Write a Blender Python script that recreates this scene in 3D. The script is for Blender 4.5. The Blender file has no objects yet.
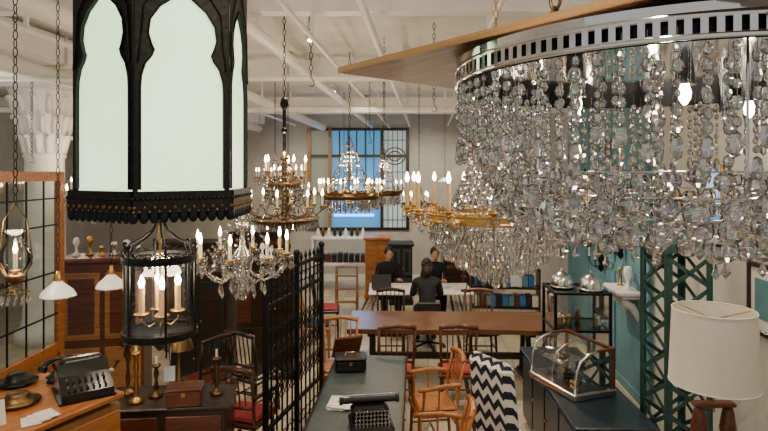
import bpy, math, random
from mathutils import Matrix, Vector
random.seed(7)
pi=math.pi
MATS={}
def nt(name):
    m=bpy.data.materials.new(name); m.use_nodes=True
    MATS[name]=m
    return m,m.node_tree,m.node_tree.nodes['Principled BSDF']
def pm(name,col,rough=.5,metal=0,var=.15,scale=8,bump=0,emit=None,es=0,spec=None):
    m,t,b=nt(name)
    N=t.nodes; L=t.links
    tc=N.new('ShaderNodeTexCoord'); no=N.new('ShaderNodeTexNoise'); no.inputs['Scale'].default_value=scale; no.inputs['Detail'].default_value=6
    L.new(tc.outputs['Object'],no.inputs['Vector'])
    r=N.new('ShaderNodeValToRGB')
    c=col
    r.color_ramp.elements[0].position=.3; r.color_ramp.elements[1].position=.7
    r.color_ramp.elements[0].color=(c[0]*(1-var),c[1]*(1-var),c[2]*(1-var),1)
    r.color_ramp.elements[1].color=(min(1,c[0]*(1+var)),min(1,c[1]*(1+var)),min(1,c[2]*(1+var)),1)
    L.new(no.outputs['Fac'],r.inputs['Fac']); L.new(r.outputs['Color'],b.inputs['Base Color'])
    b.inputs['Roughness'].default_value=rough; b.inputs['Metallic'].default_value=metal
    if bump:
        bp=N.new('ShaderNodeBump'); bp.inputs['Strength'].default_value=bump; bp.inputs['Distance'].default_value=.02
        L.new(no.outputs['Fac'],bp.inputs['Height']); L.new(bp.outputs['Normal'],b.inputs['Normal'])
    if emit:
        b.inputs['Emission Color'].default_value=(*emit,1); b.inputs['Emission Strength'].default_value=es
    return m
def wood(name,c1,c2,rough=.4,sc=(1,12,12),scale=3):
    m,t,b=nt(name); N=t.nodes; L=t.links
    tc=N.new('ShaderNodeTexCoord'); mp=N.new('ShaderNodeMapping'); mp.inputs['Scale'].default_value=sc
    no=N.new('ShaderNodeTexNoise'); no.inputs['Scale'].default_value=scale; no.inputs['Detail'].default_value=8; no.inputs['Distortion'].default_value=.6
    r=N.new('ShaderNodeValToRGB'); r.color_ramp.elements[0].position=.32; r.color_ramp.elements[1].position=.68
    r.color_ramp.elements[0].color=(*c1,1); r.color_ramp.elements[1].color=(*c2,1)
    L.new(tc.outputs['Object'],mp.inputs['Vector']); L.new(mp.outputs['Vector'],no.inputs['Vector'])
    L.new(no.outputs['Fac'],r.inputs['Fac']); L.new(r.outputs['Color'],b.inputs['Base Color'])
    b.inputs['Roughness'].default_value=rough
    bp=N.new('ShaderNodeBump'); bp.inputs['Strength'].default_value=.15; bp.inputs['Distance'].default_value=.01
    L.new(no.outputs['Fac'],bp.inputs['Height']); L.new(bp.outputs['Normal'],b.inputs['Normal'])
    return m
def emis(name,col,s):
    m,t,b=nt(name); b.inputs['Base Color'].default_value=(*col,1)
    b.inputs['Emission Color'].default_value=(*col,1); b.inputs['Emission Strength'].default_value=s; return m
def glassm(name,tint=(1,1,1),fac=.15,alpha=.12):
    # thin sheet glass: transparent + reflection
    m,t,b=nt(name); N=t.nodes; L=t.links
    tr=N.new('ShaderNodeBsdfTransparent'); tr.inputs[0].default_value=(*tint,1)
    gl=N.new('ShaderNodeBsdfGlossy'); gl.inputs['Roughness'].default_value=.03
    fr=N.new('ShaderNodeFresnel'); fr.inputs[0].default_value=1.45
    ad=N.new('ShaderNodeMath'); ad.operation='ADD'; ad.inputs[1].default_value=alpha*.4
    L.new(fr.outputs[0],ad.inputs[0])
    mx=N.new('ShaderNodeMixShader'); L.new(ad.outputs[0],mx.inputs[0]); L.new(tr.outputs[0],mx.inputs[1]); L.new(gl.outputs[0],mx.inputs[2])
    L.new(mx.outputs[0],N['Material Output'].inputs['Surface']); return m
def crystalm(name,mix=.3,tint=.07,col=(1,1,1)):
    m,t,b=nt(name); N=t.nodes; L=t.links
    tc=N.new('ShaderNodeTexCoord'); vo=N.new('ShaderNodeTexVoronoi'); vo.inputs['Scale'].default_value=60
    L.new(tc.outputs['Object'],vo.inputs['Vector'])
    hs=N.new('ShaderNodeMixRGB'); hs.inputs[0].default_value=tint; hs.inputs[1].default_value=(*col,1)  # faint random cell colours put into the glass imitate dispersion sparkle
    L.new(vo.outputs['Color'],hs.inputs[2])
    g=N.new('ShaderNodeBsdfGlass'); g.inputs['IOR'].default_value=1.62; g.inputs['Roughness'].default_value=0.0
    L.new(hs.outputs[0],g.inputs['Color'])
    gl=N.new('ShaderNodeBsdfGlossy'); gl.inputs['Roughness'].default_value=.03
    L.new(hs.outputs[0],gl.inputs['Color'])
    mx=N.new('ShaderNodeMixShader'); mx.inputs[0].default_value=mix
    L.new(g.outputs[0],mx.inputs[1]); L.new(gl.outputs[0],mx.inputs[2]); L.new(mx.outputs[0],N['Material Output'].inputs['Surface']); return m

pm('iron',(.006,.007,.008),.45,.5,.3,30,.15)
pm('blackmetal',(.012,.012,.014),.35,.7)
pm('brass',(.55,.33,.10),.28,1,.2,20)
pm('darkbrass',(.16,.095,.04),.38,.9,.3,20)
pm('chrome',(.85,.86,.88),.08,1,.03)
pm('silver',(.7,.7,.7),.2,1,.05)
pm('white',(.8,.79,.76),.6,0,.04)
pm('ivory',(.85,.78,.6),.5,0,.05)
pm('candle_tan',(.55,.36,.18),.5,0,.1)
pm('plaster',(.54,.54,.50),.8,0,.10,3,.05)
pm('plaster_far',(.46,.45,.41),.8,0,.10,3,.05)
pm('ceilingw',(.86,.85,.81),.8,0,.10,2,.05)
pm('pipew',(.93,.92,.89),.5,0,.04)
pm('teal',(.11,.26,.32),.6,0,.15,3)
pm('greeniron',(.028,.075,.07),.5,.2,.3,20,.2)
pm('redseat',(.36,.03,.025),.55,0,.2)
pm('black',(.008,.008,.010),.5,0,.2)
pm('bakelite',(.006,.006,.008),.2,0,.1)
pm('leather',(.045,.065,.065),.4,0,.3,20,.1)
pm('navy',(.010,.020,.034),.3,0,.2)
pm('paper',(.8,.8,.77),.7,0,.04)
pm('skin',(.62,.36,.25),.5,0,.05)
pm('hair',(.02,.013,.01),.5,0,.4,40)
pm('cloth',(.010,.011,.015),.85,0,.3,30)
pm('shade',(.84,.80,.72),.8,0,.03,40,.05)
pm('milk',(.8,.8,.78),.25,0,.03,emit=(1,.93,.85),es=.35)
pm('bluebox',(.03,.15,.45),.5,0,.2)
pm('marble',(.72,.72,.70),.35,0,.15,5)
wood('walnut',(.075,.030,.013),(.20,.09,.038),.28,(1,10,10))
wood('oak',(.24,.10,.03),(.40,.19,.06),.35)
wood('orange',(.30,.095,.022),(.50,.19,.05),.3)
wood('darkwood',(.010,.006,.004),(.032,.016,.010),.3)
wood('mahog',(.06,.016,.008),(.14,.04,.016),.3)
wood('ply',(.10,.042,.016),(.24,.11,.045),.45,(2,14,2),2)
wood('plyedge',(.30,.16,.06),(.45,.26,.11),.6,(1,1,60),2)
emis('flame',(1,.66,.34),42); emis('bulb',(1,.82,.6),50); emis('neon',(.08,.35,1),6); emis('winblue',(.05,.20,.36),1.2)
emis('wingreen',(.20,.22,.16),.5); emis('winpale',(.38,.44,.43),.7)
glassm('glass'); glassm('glassgreen',(.75,.85,.8),alpha=.3); crystalm('crystal',.14,.07); crystalm('crystal2',.14,.03); crystalm('crystalwarm',.16,.03,(1,1,1))
# frosted lantern glass
m,t,b=nt('frost'); N=t.nodes;L=t.links
b.inputs['Base Color'].default_value=(.6,.72,.55,1); b.inputs['Roughness'].default_value=.5
tc=N.new('ShaderNodeTexCoord'); no=N.new('ShaderNodeTexNoise'); no.inputs['Scale'].default_value=3
L.new(tc.outputs['Object'],no.inputs['Vector'])
rr=N.new('ShaderNodeValToRGB'); rr.color_ramp.elements[0].color=(.44,.64,.36,1); rr.color_ramp.elements[1].color=(.76,.90,.62,1)
L.new(no.outputs['Fac'],rr.inputs['Fac']); L.new(rr.outputs['Color'],b.inputs['Emission Color']); b.inputs['Emission Strength'].default_value=2.3
# zigzag upholstery
m,t,b=nt('zigzag'); N=t.nodes;L=t.links
tc=N.new('ShaderNodeTexCoord'); sp=N.new('ShaderNodeSeparateXYZ'); L.new(tc.outputs['Object'],sp.inputs[0])
ad0=N.new('ShaderNodeMath'); ad0.operation='ADD'; L.new(sp.outputs['X'],ad0.inputs[0]); L.new(sp.outputs['Z'],ad0.inputs[1])
pp=N.new('ShaderNodeMath'); pp.operation='PINGPONG'; pp.inputs[1].default_value=.06; L.new(sp.outputs['Y'],pp.inputs[0])
ad=N.new('ShaderNodeMath'); L.new(ad0.outputs[0],ad.inputs[0]); L.new(pp.outputs[0],ad.inputs[1])
ml=N.new('ShaderNodeMath'); ml.operation='MULTIPLY'; ml.inputs[1].default_value=9; L.new(ad.outputs[0],ml.inputs[0])
fr=N.new('ShaderNodeMath'); fr.operation='FRACT'; L.new(ml.outputs[0],fr.inputs[0])
gt=N.new('ShaderNodeMath'); gt.operation='GREATER_THAN'; gt.inputs[1].default_value=.5; L.new(fr.outputs[0],gt.inputs[0])
mx=N.new('ShaderNodeMixRGB'); L.new(gt.outputs[0],mx.inputs[0]); mx.inputs[1].default_value=(.01,.012,.03,1); mx.inputs[2].default_value=(.75,.75,.72,1)
L.new(mx.outputs[0],b.inputs['Base Color']); b.inputs['Roughness'].default_value=.8
# floor
m,t,b=nt('floorm'); N=t.nodes;L=t.links
tc=N.new('ShaderNodeTexCoord'); mp=N.new('ShaderNodeMapping'); mp.inputs['Rotation'].default_value=(0,0,math.radians(4.5))
br=N.new('ShaderNodeTexBrick'); br.offset=0; br.inputs['Scale'].default_value=1; br.inputs['Brick Width'].default_value=.3; br.inputs['Row Height'].default_value=.3; br.inputs['Mortar Size'].default_value=.005
br.inputs['Color1'].default_value=(.70,.61,.47,1); br.inputs['Color2'].default_value=(.56,.48,.36,1); br.inputs['Mortar'].default_value=(.20,.16,.12,1)
no=N.new('ShaderNodeTexNoise'); no.inputs['Scale'].default_value=4; no.inputs['Detail'].default_value=8
mx=N.new('ShaderNodeMixRGB'); mx.blend_type='MULTIPLY'; mx.inputs[0].default_value=.3
L.new(tc.outputs['Object'],mp.inputs[0]); L.new(mp.outputs[0],br.inputs['Vector']); L.new(tc.outputs['Object'],no.inputs['Vector'])
L.new(br.outputs['Color'],mx.inputs[1]); L.new(no.outputs['Fac'],mx.inputs[2]); L.new(mx.outputs[0],b.inputs['Base Color']); b.inputs['Roughness'].default_value=.35

class M:
    def __init__(s): s.v=[];s.f=[];s.mi=[];s.sm=[];s.mats=[];s.xf=Matrix()
    def add(s,vs,fs,mat,smooth=False):
        o=len(s.v)
        for p in vs: s.v.append(tuple(s.xf@Vector(p)))
        if mat not in s.mats: s.mats.append(mat)
        k=s.mats.index(mat)
        for f in fs: s.f.append([i+o for i in f]); s.mi.append(k); s.sm.append(smooth)
    def box(s,c,d,mat,R=None,bev=0):
        x,y,z=d[0]/2,d[1]/2,d[2]/2
        if bev:
            b_=min(bev,x*.9,y*.9,z*.9); vs=[];fs=[]
            rings=[(x-b_,y-b_,-z),(x,y,-z+b_),(x,y,z-b_),(x-b_,y-b_,z)]
            for (a,e,h) in rings:
                q=b_ if a==x else b_*.6
                vs+=[(-a+q,-e,h),(a-q,-e,h),(a,-e+q,h),(a,e-q,h),(a-q,e,h),(-a+q,e,h),(-a,e-q,h),(-a,-e+q,h)]
            for r in range(3):
                for i in range(8):
                    j=(i+1)%8; fs.append((r*8+i,r*8+j,r*8+8+j,r*8+8+i))
            fs.append(tuple(range(7,-1,-1))); fs.append(tuple(range(24,32)))
        else:
            vs=[(a,e,h) for a in(-x,x) for e in(-y,y) for h in(-z,z)]
            fs=[(0,1,3,2),(4,6,7,5),(0,4,5,1),(2,3,7,6),(0,2,6,4),(1,5,7,3)]
        T=Matrix.Translation(c)@(R.to_4x4() if R else Matrix())
        s.add([T@Vector(p) for p in vs],fs,mat)
    def lathe(s,prof,c,mat,seg=20,smooth=True,caps=True):
        vs=[];fs=[];n=len(prof)
        for (r,z) in prof:
            for i in range(seg):
                a=2*pi*i/seg; vs.append((c[0]+r*math.cos(a),c[1]+r*math.sin(a),c[2]+z))
        for k in range(n-1):
            for i in range(seg):
                j=(i+1)%seg; fs.append((k*seg+i,k*seg+j,(k+1)*seg+j,(k+1)*seg+i))
        if caps:
            fs.append(tuple(range(seg-1,-1,-1))); fs.append(tuple(range((n-1)*seg,n*seg)))
        s.add(vs,fs,mat,smooth)
    def cyl(s,p0,p1,r0,mat,r1=None,seg=10,smooth=True,rot=0):
        if r1 is None:r1=r0
        p0=Vector(p0);p1=Vector(p1);d=(p1-p0)
        if d.length<1e-6:return
        q=d.to_track_quat('Z','Y'); vs=[]
        for p,r in((p0,r0),(p1,r1)):
            for i in range(seg):
                a=2*pi*i/seg+rot; vs.append(p+q@Vector((r*math.cos(a),r*math.sin(a),0)))
        fs=[(i,(i+1)%seg,seg+(i+1)%seg,seg+i) for i in range(seg)]
        s.add(vs,fs,mat,smooth); s.add(vs,[tuple(range(seg-1,-1,-1)),tuple(range(seg,2*seg))],mat)
    def tube(s,pts,r,mat,seg=6,closed=False):
        pts=[Vector(p) for p in pts];n=len(pts);vs=[];up=Vector((0,0,1))
        rr=r if isinstance(r,(list,tuple)) else [r]*n
        for i,p in enumerate(pts):
            a=pts[(i-1)%n] if (closed or i>0) else p; b=pts[(i+1)%n] if (closed or i<n-1) else p
            d=(b-a).normalized(); 
            ref=up if abs(d.z)<.93 else Vector((1,0,0))
            if not closed and n>2:
                pl=(pts[-1]-pts[0]).cross(pts[n//2]-pts[0])
                if pl.length>1e-5: ref=pl.normalized()
            if closed:
                pl=(pts[n//3]-pts[0]).cross(pts[2*n//3]-pts[0])
                if pl.length>1e-8: ref=pl.normalized()
            u=d.cross(ref).normalized(); w=d.cross(u)
            for k in range(seg):
                t=2*pi*k/seg; vs.append(p+(u*math.cos(t)+w*math.sin(t))*rr[i])
        fs=[]
        for i in range(n if closed else n-1):
            for k in range(seg):
                a=i*seg+k;b=i*seg+(k+1)%seg;j=(i+1)%n
                fs.append((a,b,j*seg+(k+1)%seg,j*seg+k))
        if not closed: fs.append(tuple(range(seg))); fs.append(tuple(range((n-1)*seg,n*seg)))
        s.add(vs,fs,mat,True)
    def ring(s,c,R,r,mat,n=32,seg=6):
        s.tube([(c[0]+R*math.cos(2*pi*i/n),c[1]+R*math.sin(2*pi*i/n),c[2]) for i in range(n)],r,mat,seg,True)
    def sph(s,c,r,mat,seg=10,rings=6,smooth=True,rot=0):
        if not isinstance(r,(tuple,list)): r=(r,r,r)
        vs=[(c[0],c[1],c[2]-r[2])]
        for k in range(1,rings):
            ph=-pi/2+pi*k/rings
            for i in range(seg):
                a=2*pi*i/seg+rot; vs.append((c[0]+r[0]*math.cos(ph)*math.cos(a),c[1]+r[1]*math.cos(ph)*math.sin(a),c[2]+r[2]*math.sin(ph)))
        vs.append((c[0],c[1],c[2]+r[2])); fs=[]
        for i in range(seg): fs.append((0,1+(i+1)%seg,1+i))
        for k in range(rings-2):
            for i in range(seg):
                a=1+k*seg; j=(i+1)%seg; fs.append((a+i,a+j,a+seg+j,a+seg+i))
        a=1+(rings-2)*seg
        for i in range(seg): fs.append((a+i,a+(i+1)%seg,len(vs)-1))
        s.add(vs,fs,mat,smooth)
    def bead(s,c,r,mat='crystal'): s.sph(c,r,mat,6,4,False,random.random()*6)
    def ball(s,c,r,mat='crystal'): s.sph(c,r,mat,8,6,False,random.random()*6)
    def prism(s,c,r,h,mat='crystal'):
        # hanging drop: small top, pointed bottom
        a0=random.random()*pi; vs=[(c[0],c[1],c[2])]
        for i in range(5):
            a=a0+2*pi*i/5; vs.append((c[0]+r*math.cos(a),c[1]+r*math.sin(a),c[2]-h*.68))
        vs.append((c[0],c[1],c[2]-h))
        s.add(vs,[(0,1+i,1+(i+1)%5) for i in range(5)]+[(6,1+(i+1)%5,1+i) for i in range(5)],mat)
    def chain(s,x,y,z0,z1,mat='iron',L=.05,w=.013,r=.0032):
        z=z0;k=0
        while z<z1-1e-3:
            l=min(L,z1-z+.01)*.5+r; pts=[]
            for i in range(10):
                a=2*pi*i/10; u=w*math.cos(a);h=z+L*.5+l*math.sin(a)
                h=min(h,z1)
                pts.append((x+u,y,h) if k%2 else (x,y+u,h))
            s.tube(pts,r,mat,5,True); z+=L;k+=1
    def candle(s,c,h=.1,r=.011,mat='ivory',fl='flame',cup='brass'):
        s.lathe([(r*.8,-.02),(r*2.3,-.004),(r*2.5,.003),(r*1.2,.004)],c,cup,12)
        s.cyl(c,(c[0],c[1],c[2]+h),r,mat,seg=10)
        s.lathe([(r*.5,0),(r*1.0,.014),(r*1.1,.024),(r*.7,.042),(r*.15,.062)],(c[0],c[1],c[2]+h),fl,8)
    def done(s,name,loc=(0,0,0),rz=0,parent=None,sc=1):
        me=bpy.data.meshes.new(name)
        if sc!=1: s.v=[(a*sc,b_*sc,c_*sc) for a,b_,c_ in s.v]
        me.from_pydata(s.v,[],s.f)
        for k in s.mats: me.materials.append(MATS[k])
        me.polygons.foreach_set('material_index',s.mi); me.polygons.foreach_set('use_smooth',s.sm); me.update()
        o=bpy.data.objects.new(name,me); bpy.context.collection.objects.link(o)
        o.location=loc;o.rotation_euler=(0,0,rz)
        if parent:o.parent=parent
        return o
def RZ(a): return Matrix.Rotation(a,3,'Z')
def RX(a): return Matrix.Rotation(a,3,'X')
def RY(a): return Matrix.Rotation(a,3,'Y')
CH=4.2
def plight(name,loc,e,col=(1,.78,.53),r=.05):
    l=bpy.data.lights.new(name,'POINT');l.energy=e;l.color=col;l.shadow_soft_size=r
    o=bpy.data.objects.new(name,l);o.location=loc;bpy.context.collection.objects.link(o)
# ---------------- room
ang=math.atan(.0786)
m=M();m.box((-2,7,-.05),(14,16,.1),'floorm');m.done('floor')
m=M();m.box((-2,7,CH+.05),(14,16,.1),'ceilingw');m.done('ceiling')
m=M();m.box((0,0,0),(.2,15.4,CH),'plaster');m.done('wall_right',(2.6+.0786*6.7,6.7,CH/2),-ang)
m=M();m.box((-7.6,7,CH/2),(.2,16,CH),'plaster');m.done('wall_left')
m=M()
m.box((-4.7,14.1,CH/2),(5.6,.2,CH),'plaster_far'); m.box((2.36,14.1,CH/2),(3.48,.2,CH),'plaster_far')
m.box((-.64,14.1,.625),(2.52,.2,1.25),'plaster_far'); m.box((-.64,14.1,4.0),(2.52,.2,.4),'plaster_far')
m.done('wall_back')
m=M()
for x in(-1.87,-1.35,-.05,.59): m.box((x,14.03,2.52),(.08,.16,2.54),'oak' if x<-1 else 'darkwood')
for z in(1.28,2.2,3.1,3.77): m.box((-.64,14.03,z),(2.5,.14,.07),'darkwood')
m.box((-1.61,14.08,2.5),(.5,.02,2.5),'wingreen')
m.box((-.7,14.08,2.0),(1.28,.02,1.6),'winblue'); m.box((-.7,14.08,3.3),(1.28,.02,1.0),'winblue')
m.box((.27,14.08,2.5),(.62,.02,2.5),'winpale')
for i in range(1,6): m.box((-1.33+i*.215,14.05,3.43),(.03,.03,.65),'darkwood');m.box((-1.33+i*.215,14.05,2.65),(.02,.03,.9),'darkwood')
for i in range(1,5): m.box((-.02+i*.12,14.05,2.5),(.015,.03,2.5),'iron')
for k in range(6): m.box((.27,14.05,1.5+k*.4),(.6,.03,.015),'iron')
for cx,R in((.27,.26),(.27,.15)):
    m.tube([(cx+R*math.cos(pi*2*i/24),14.04,3.1+R*.8*math.sin(pi*2*i/24)) for i in range(24)],.014,'iron',5,True)
m.box((-.75,14.0,1.62),(1.0,.03,.06),'neon'); m.box((-1.2,14.0,1.9),(.3,.03,.04),'neon')
m.done('window_1')
m=M(); m.box((0,0,0),(.03,3.6,3.7),'teal')
for y in(-1.75,-.6,.6,1.75): m.box((-.02,y,0),(.03,.1,3.7),'teal')
for z in(-1.8,-.4,.9,1.8): m.box((-.02,0,z),(.03,3.6,.1),'teal')
m.done('wall_panelling',(2.5+.0786*8-.02,8.0,1.86),-ang)
m=M();m.box((0,0,.06),(.03,14.6,.12),'white');m.done('baseboard_right',(2.6+.0786*6.7-.12,6.7,0),-ang)
m=M();m.box((-1.7,13.985,.07),(11.5,.03,.14),'white');m.done('baseboard_back')
for i,x in enumerate((1.16,-.62)):
    m=M();m.box((0,0,.002),(.05,8,.004),'darkwood');
    for k in range(40): m.box((.09,-4+k*.2,.002),(.05,.05,.004),'darkwood')
    m.box((.18,0,.002),(.03,8,.004),'darkwood')
    m.done('trim_%d'%(i+1),(x,8.5,0),-ang)
m=M()
for y,z,h in((4.6,4.06,.16),(7.2,4.0,.2),(10.6,4.0,.16),(12.6,4.05,.12)):
    m.box((-2,y,z+.02),(11.6,.14,h),'pipew')
m.done('ceiling_beams')
m=M()
def lp(x,z,r,y0=-.5,y1=13.9): m.cyl((x+.0786*y0,y0,z),(x+.0786*y1,y1,z),r,'pipew',seg=12)
for x,z,r in((-1.4,3.84,.05),(-.45,3.84,.03),(-2.6,3.80,.08),(1.4,3.84,.04),(-4.2,3.78,.09),(.5,3.86,.02),(-3.3,3.86,.025),(-.95,3.8,.02)):
    lp(x,z,r)
    for y in(1,4.6,7.2,10.6): m.box((x+.0786*y,y,(z+CH)/2),(.03,.03,CH-z),'pipew')
m.cyl((-6.8,9.2,3.72),(3.0,9.2,3.72),.05,'pipew');m.cyl((-6.8,6.0,3.70),(2.8,6.0,3.70),.03,'pipew')
for x in(-5,-2,1): 
    m.box((x,9.2,3.96),(.03,.03,.5),'pipew');m.box((x,6.0,3.95),(.03,.03,.5),'pipew')
m.done('ceiling_pipes')
m=M();m.box((0,0,0),(.42,12.5,.3),'pipew',bev=.02)
for k in range(11): m.box((0,-5.8+k*1.16,0),(.45,.04,.33),'silver')
for k in range(4): m.box((0,-5+k*3,.16),(.46,.03,.06),'silver')
m.done('ceiling_duct',(-3.55,7.2,CH-.2),-ang)
def spot(x,y,tx,ty,e,col=(1,.84,.62)):
    m=M();m.cyl((0,0,0),(0,0,-.18),.010,'silver')
    T=Vector((tx-x,ty-y,-3.1)).normalized();p=Vector((0,0,-.2));m.cyl(p-T*.05,p+T*.07,.03,'silver',.045,14);m.sph(p+T*.065,.028,'bulb')
    m.done('ceiling_spotlight',(x,y,CH))
    l=bpy.data.lights.new('spot','SPOT');l.energy=e;l.color=col;l.spot_size=2.0;l.spot_blend=.7;l.shadow_soft_size=.06
    o=bpy.data.objects.new('spot_light',l);o.location=(x+T.x*.12,y+T.y*.12,CH-.2+T.z*.12);o.rotation_euler=T.to_track_quat('-Z','Y').to_euler();bpy.context.collection.objects.link(o)
spot(-.8,8.6,.5,9.5,330);spot(1.6,7.9,1.2,6.8,320);spot(-.7,5.2,0,5.5,190);spot(1.9,3.0,2.1,5,150);spot(-2.6,2.2,-2.2,3.8,120);spot(-3.6,7.2,-3,7,220);spot(1.2,11.5,1,13.5,260);spot(-2,11.5,-1.6,13.5,160);spot(.3,.6,.9,3.5,110)
# ---------------- gothic lantern
m=M();R=.285;ap=R*math.cos(pi/6)
H0,H1=.10,.73
prof=[(0,.90),(.50,.90),(.56,.88),(.62,.80),(.66,.67),(.69,.62),(.72,.68),(.77,.74),(.84,.70),(.91,.50),(1,.0)]
for k in range(6):
    a=pi/3*k; m.xf=Matrix.Rotation(a,4,'Z')
    hw=R/2
    m.box((ap-.006,0,.44),(.004,R*.97,.70),'frost')
    vs=[];fs=[]
    for sgn in(-1,1):
        for (t_,w) in prof:
            z=H0+(H1-H0)*t_
            vs+=[(ap+.008,sgn*w*hw,z),(ap+.008,sgn*hw,z),(ap-.003,sgn*w*hw,z)]
        base=0 if sgn<0 else len(prof)*3
        for i in range(len(prof)-1):
            b0=base+i*3; fs+=[(b0,b0+1,b0+4,b0+3),(b0,b0+3,b0+5,b0+2)]
    m.add(vs,fs,'iron')
    m.box((ap+.002,0,.80),(.012,R,.14),'iron')
    for sgn in(-1,1):
        m.tube([(ap+.011,sgn*w*hw,H0+(H1-H0)*t_) for t_,w in prof],.003,'iron',6)
        m.tube([(ap+.012,sgn*hw*.95,.49),(ap+.012,sgn*hw*.88,.58),(ap+.012,sgn*hw*.83,.67),(ap+.012,sgn*hw*.4,.76),(ap+.012,0,.83)],.003,'iron',6)
    m.xf=Matrix.Rotation(a+pi/6,4,'Z')
    m.cyl((R-.003,0,.06),(R-.003,0,.88),.008,'iron'); m.cyl((R+.005,0,.06),(R+.005,0,.88),.004,'iron')
m.xf=Matrix()
def hexring(Rr,z,h,th):
    for k in range(6):
        m.xf=Matrix.Rotation(pi/3*k,4,'Z'); a_=Rr*math.cos(pi/6); m.box((a_,0,z),(th,Rr+.004,h),'iron')
    m.xf=Matrix()
hexring(.295,.085,.02,.03);hexring(.30,.05,.045,.02);hexring(.295,.87,.06,.04);hexring(.32,.91,.03,.05)
for k in range(6):
    m.xf=Matrix.Rotation(pi/3*k,4,'Z');a_=.312*math.cos(pi/6)
    for i in range(22):
        y=-.152+i*.304/21
        m.sph((a_-.003,y,.072),(.008,.009,.007),'iron',6,4)
    for i in range(11):
        y=-.148+i*.0296
        m.sph((a_-.012,y,.018),(.01,.016,.024),'iron',8,6)
        m.sph((a_-.001,y,.045),.007,'darkbrass',8,6);m.sph((a_-.003,y+.0148,.033),.004,'brass',6,4)
    m.box((a_-.025,0,.03),(.01,.3,.02),'iron')
m.xf=Matrix()
m.lathe([(.27,.06),(.05,.055),(.0,.05)],(0,0,0),'iron',6,False,False)
m.lathe([(.36,.92),(.3,.95),(.12,1.07),(.05,1.17),(.03,1.25)],(0,0,0),'iron',6,False)
m.chain(0,0,1.25,CH-2.545,'iron',.07,.02,.005)
m.done('gothic_lantern',(-.776,2.0,2.545),math.radians(-57.5))
# ---------------- cylinder glass lantern
m=M();r=.175
m.lathe([(r-.004,0.06),(r-.004,.44)],(0,0,0),'glass',32,True,False)
for z in(.05,.075,.42,.445): m.ring((0,0,z),r,.006,'iron',32)
for z in(.062,.432): m.lathe([(r,-.012),(r+.004,-.012),(r+.004,.012),(r,.012)],(0,0,z),'iron',32,True,False)
m.lathe([(r,.05),(.12,.03),(.05,.01),(.03,-.005),(.012,-.03)],(0,0,0),'iron',24)
for k in range(6):
    a=2*pi*k/6;c,s_=math.cos(a),math.sin(a)
    m.cyl((r*c,r*s_,.05),(r*c,r*s_,.5),.006,'iron')
    m.sph((r*c,r*s_,.5),.012,'iron')
    m.tube([(c*q,s_*q,z) for q,z in((r,.44),(.15,.5),(.09,.53),(.04,.57),(.015,.62))],.006,'iron')
    m.tube([(c*q,s_*q,z) for q,z in((r,.05),(.19,.03),(.2,0.0),(.185,-.015))],.005,'iron')
for k in range(24):
    a=2*pi*k/24;m.tube([(r*math.cos(a),r*math.sin(a),.45),(1.02*r*math.cos(a+.1),1.02*r*math.sin(a+.1),.475),(r*math.cos(a+.26),r*math.sin(a+.26),.45)],.003,'iron',4)
m.cyl((0,0,.0),(0,0,.62),.007,'brass')
m.sph((0,0,.13),.03,'brass')
for k in range(4):
    a=pi/2*k+.5;c,s_=math.cos(a)*.085,math.sin(a)*.085
    m.tube([(0,0,.12),(c*.6,s_*.6,.09),(c,s_,.12),(c,s_,.15)],.005,'brass')
    m.candle((c,s_,.16),.13,.015,'candle_tan','bulb')
m.chain(0,0,.61,CH-1.84,'iron');m.box((.12,-.19,-.08),(.05,.003,.07),'paper',RZ(.2));m.cyl((.12,-.188,-.045),(.12,-.17,.04),.001,'paper')
m.done('cylindrical_glass_lantern',(-1.12,2.8,1.84));plight('lantern_glow',(-1.12,2.8,2.2),10)
# ---------------- crystal arm chandelier
def arm_chand(name,loc,R,n,arm='crystal2',body='crystal2',h=.45,tiers=1,drops=True,cm='ivory',zc=4.2):
    m=M()
    m.lathe([(.008,h),(.03,h-.03),(.012,h-.08),(.035,h-.14),(.05,h-.18),(.015,h-.24),(.02,.12),(.055,.07),(.06,.03),(.02,0),(.03,-.04),(.05,-.08),(.02,-.12),(.008,-.15)],(0,0,0),body,14)
    for T in range(tiers):
        RR=R*(1-.35*T);zz=T*.22
        for k in range(n):
            a=2*pi*k/n+.25*T;c,s_=math.cos(a),math.sin(a)
            pts=[(c*RR*q,s_*RR*q,zz+z) for q,z in((.08,.02),(.25,-.05),(.5,-.085),(.75,-.05),(.93,.0),(1,.05))]
            m.tube(pts,.008,arm)
            m.lathe([(.008,.045),(.035,.055),(.042,.065),(.02,.062)],(c*RR,s_*RR,zz),body,12)
            m.candle((c*RR,s_*RR,zz+.075),.085,.010,cm)
            if drops:
                for j in range(7):
                    b=2*pi*j/7;x=c*RR+.038*math.cos(b);y=s_*RR+.038*math.sin(b)
                    m.bead((x,y,zz+.05),.008);m.prism((x,y,zz+.042),.010,.06)
                a2=a+2*pi/n
                for j in range(1,9):
                    t_=j/9;x=RR*.95*(c*(1-t_)+math.cos(a2)*t_);y=RR*.95*(s_*(1-t_)+math.sin(a2)*t_)
                    m.bead((x,y,zz+.03-.16*t_*(1-t_)*2),.010)
                for j in range(1,10):
                    t_=j/10;m.bead((c*RR*.95*t_,s_*RR*.95*t_,h-.06+(zz+.06-h+.06)*t_-.2*t_*(1-t_)),.010)
                m.prism((c*RR*.5,s_*RR*.5,zz-.09),.013,.09);m.prism((c*RR*.25,s_*RR*.25,zz-.06),.013,.11)
    if drops: m.ball((0,0,-.18),.03)
    m.chain(0,0,h,zc-loc[2],'iron');m.lathe([(.06,0),(.05,-.02),(.01,-.04)],(0,0,zc-loc[2]),'brass',16)
    o=m.done(name,loc);return o
arm_chand('crystal_chandelier',(-.86,3.4,2.13),.27,8)
plight('chandelier_glow',(-.86,3.4,2.6),10)
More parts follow.
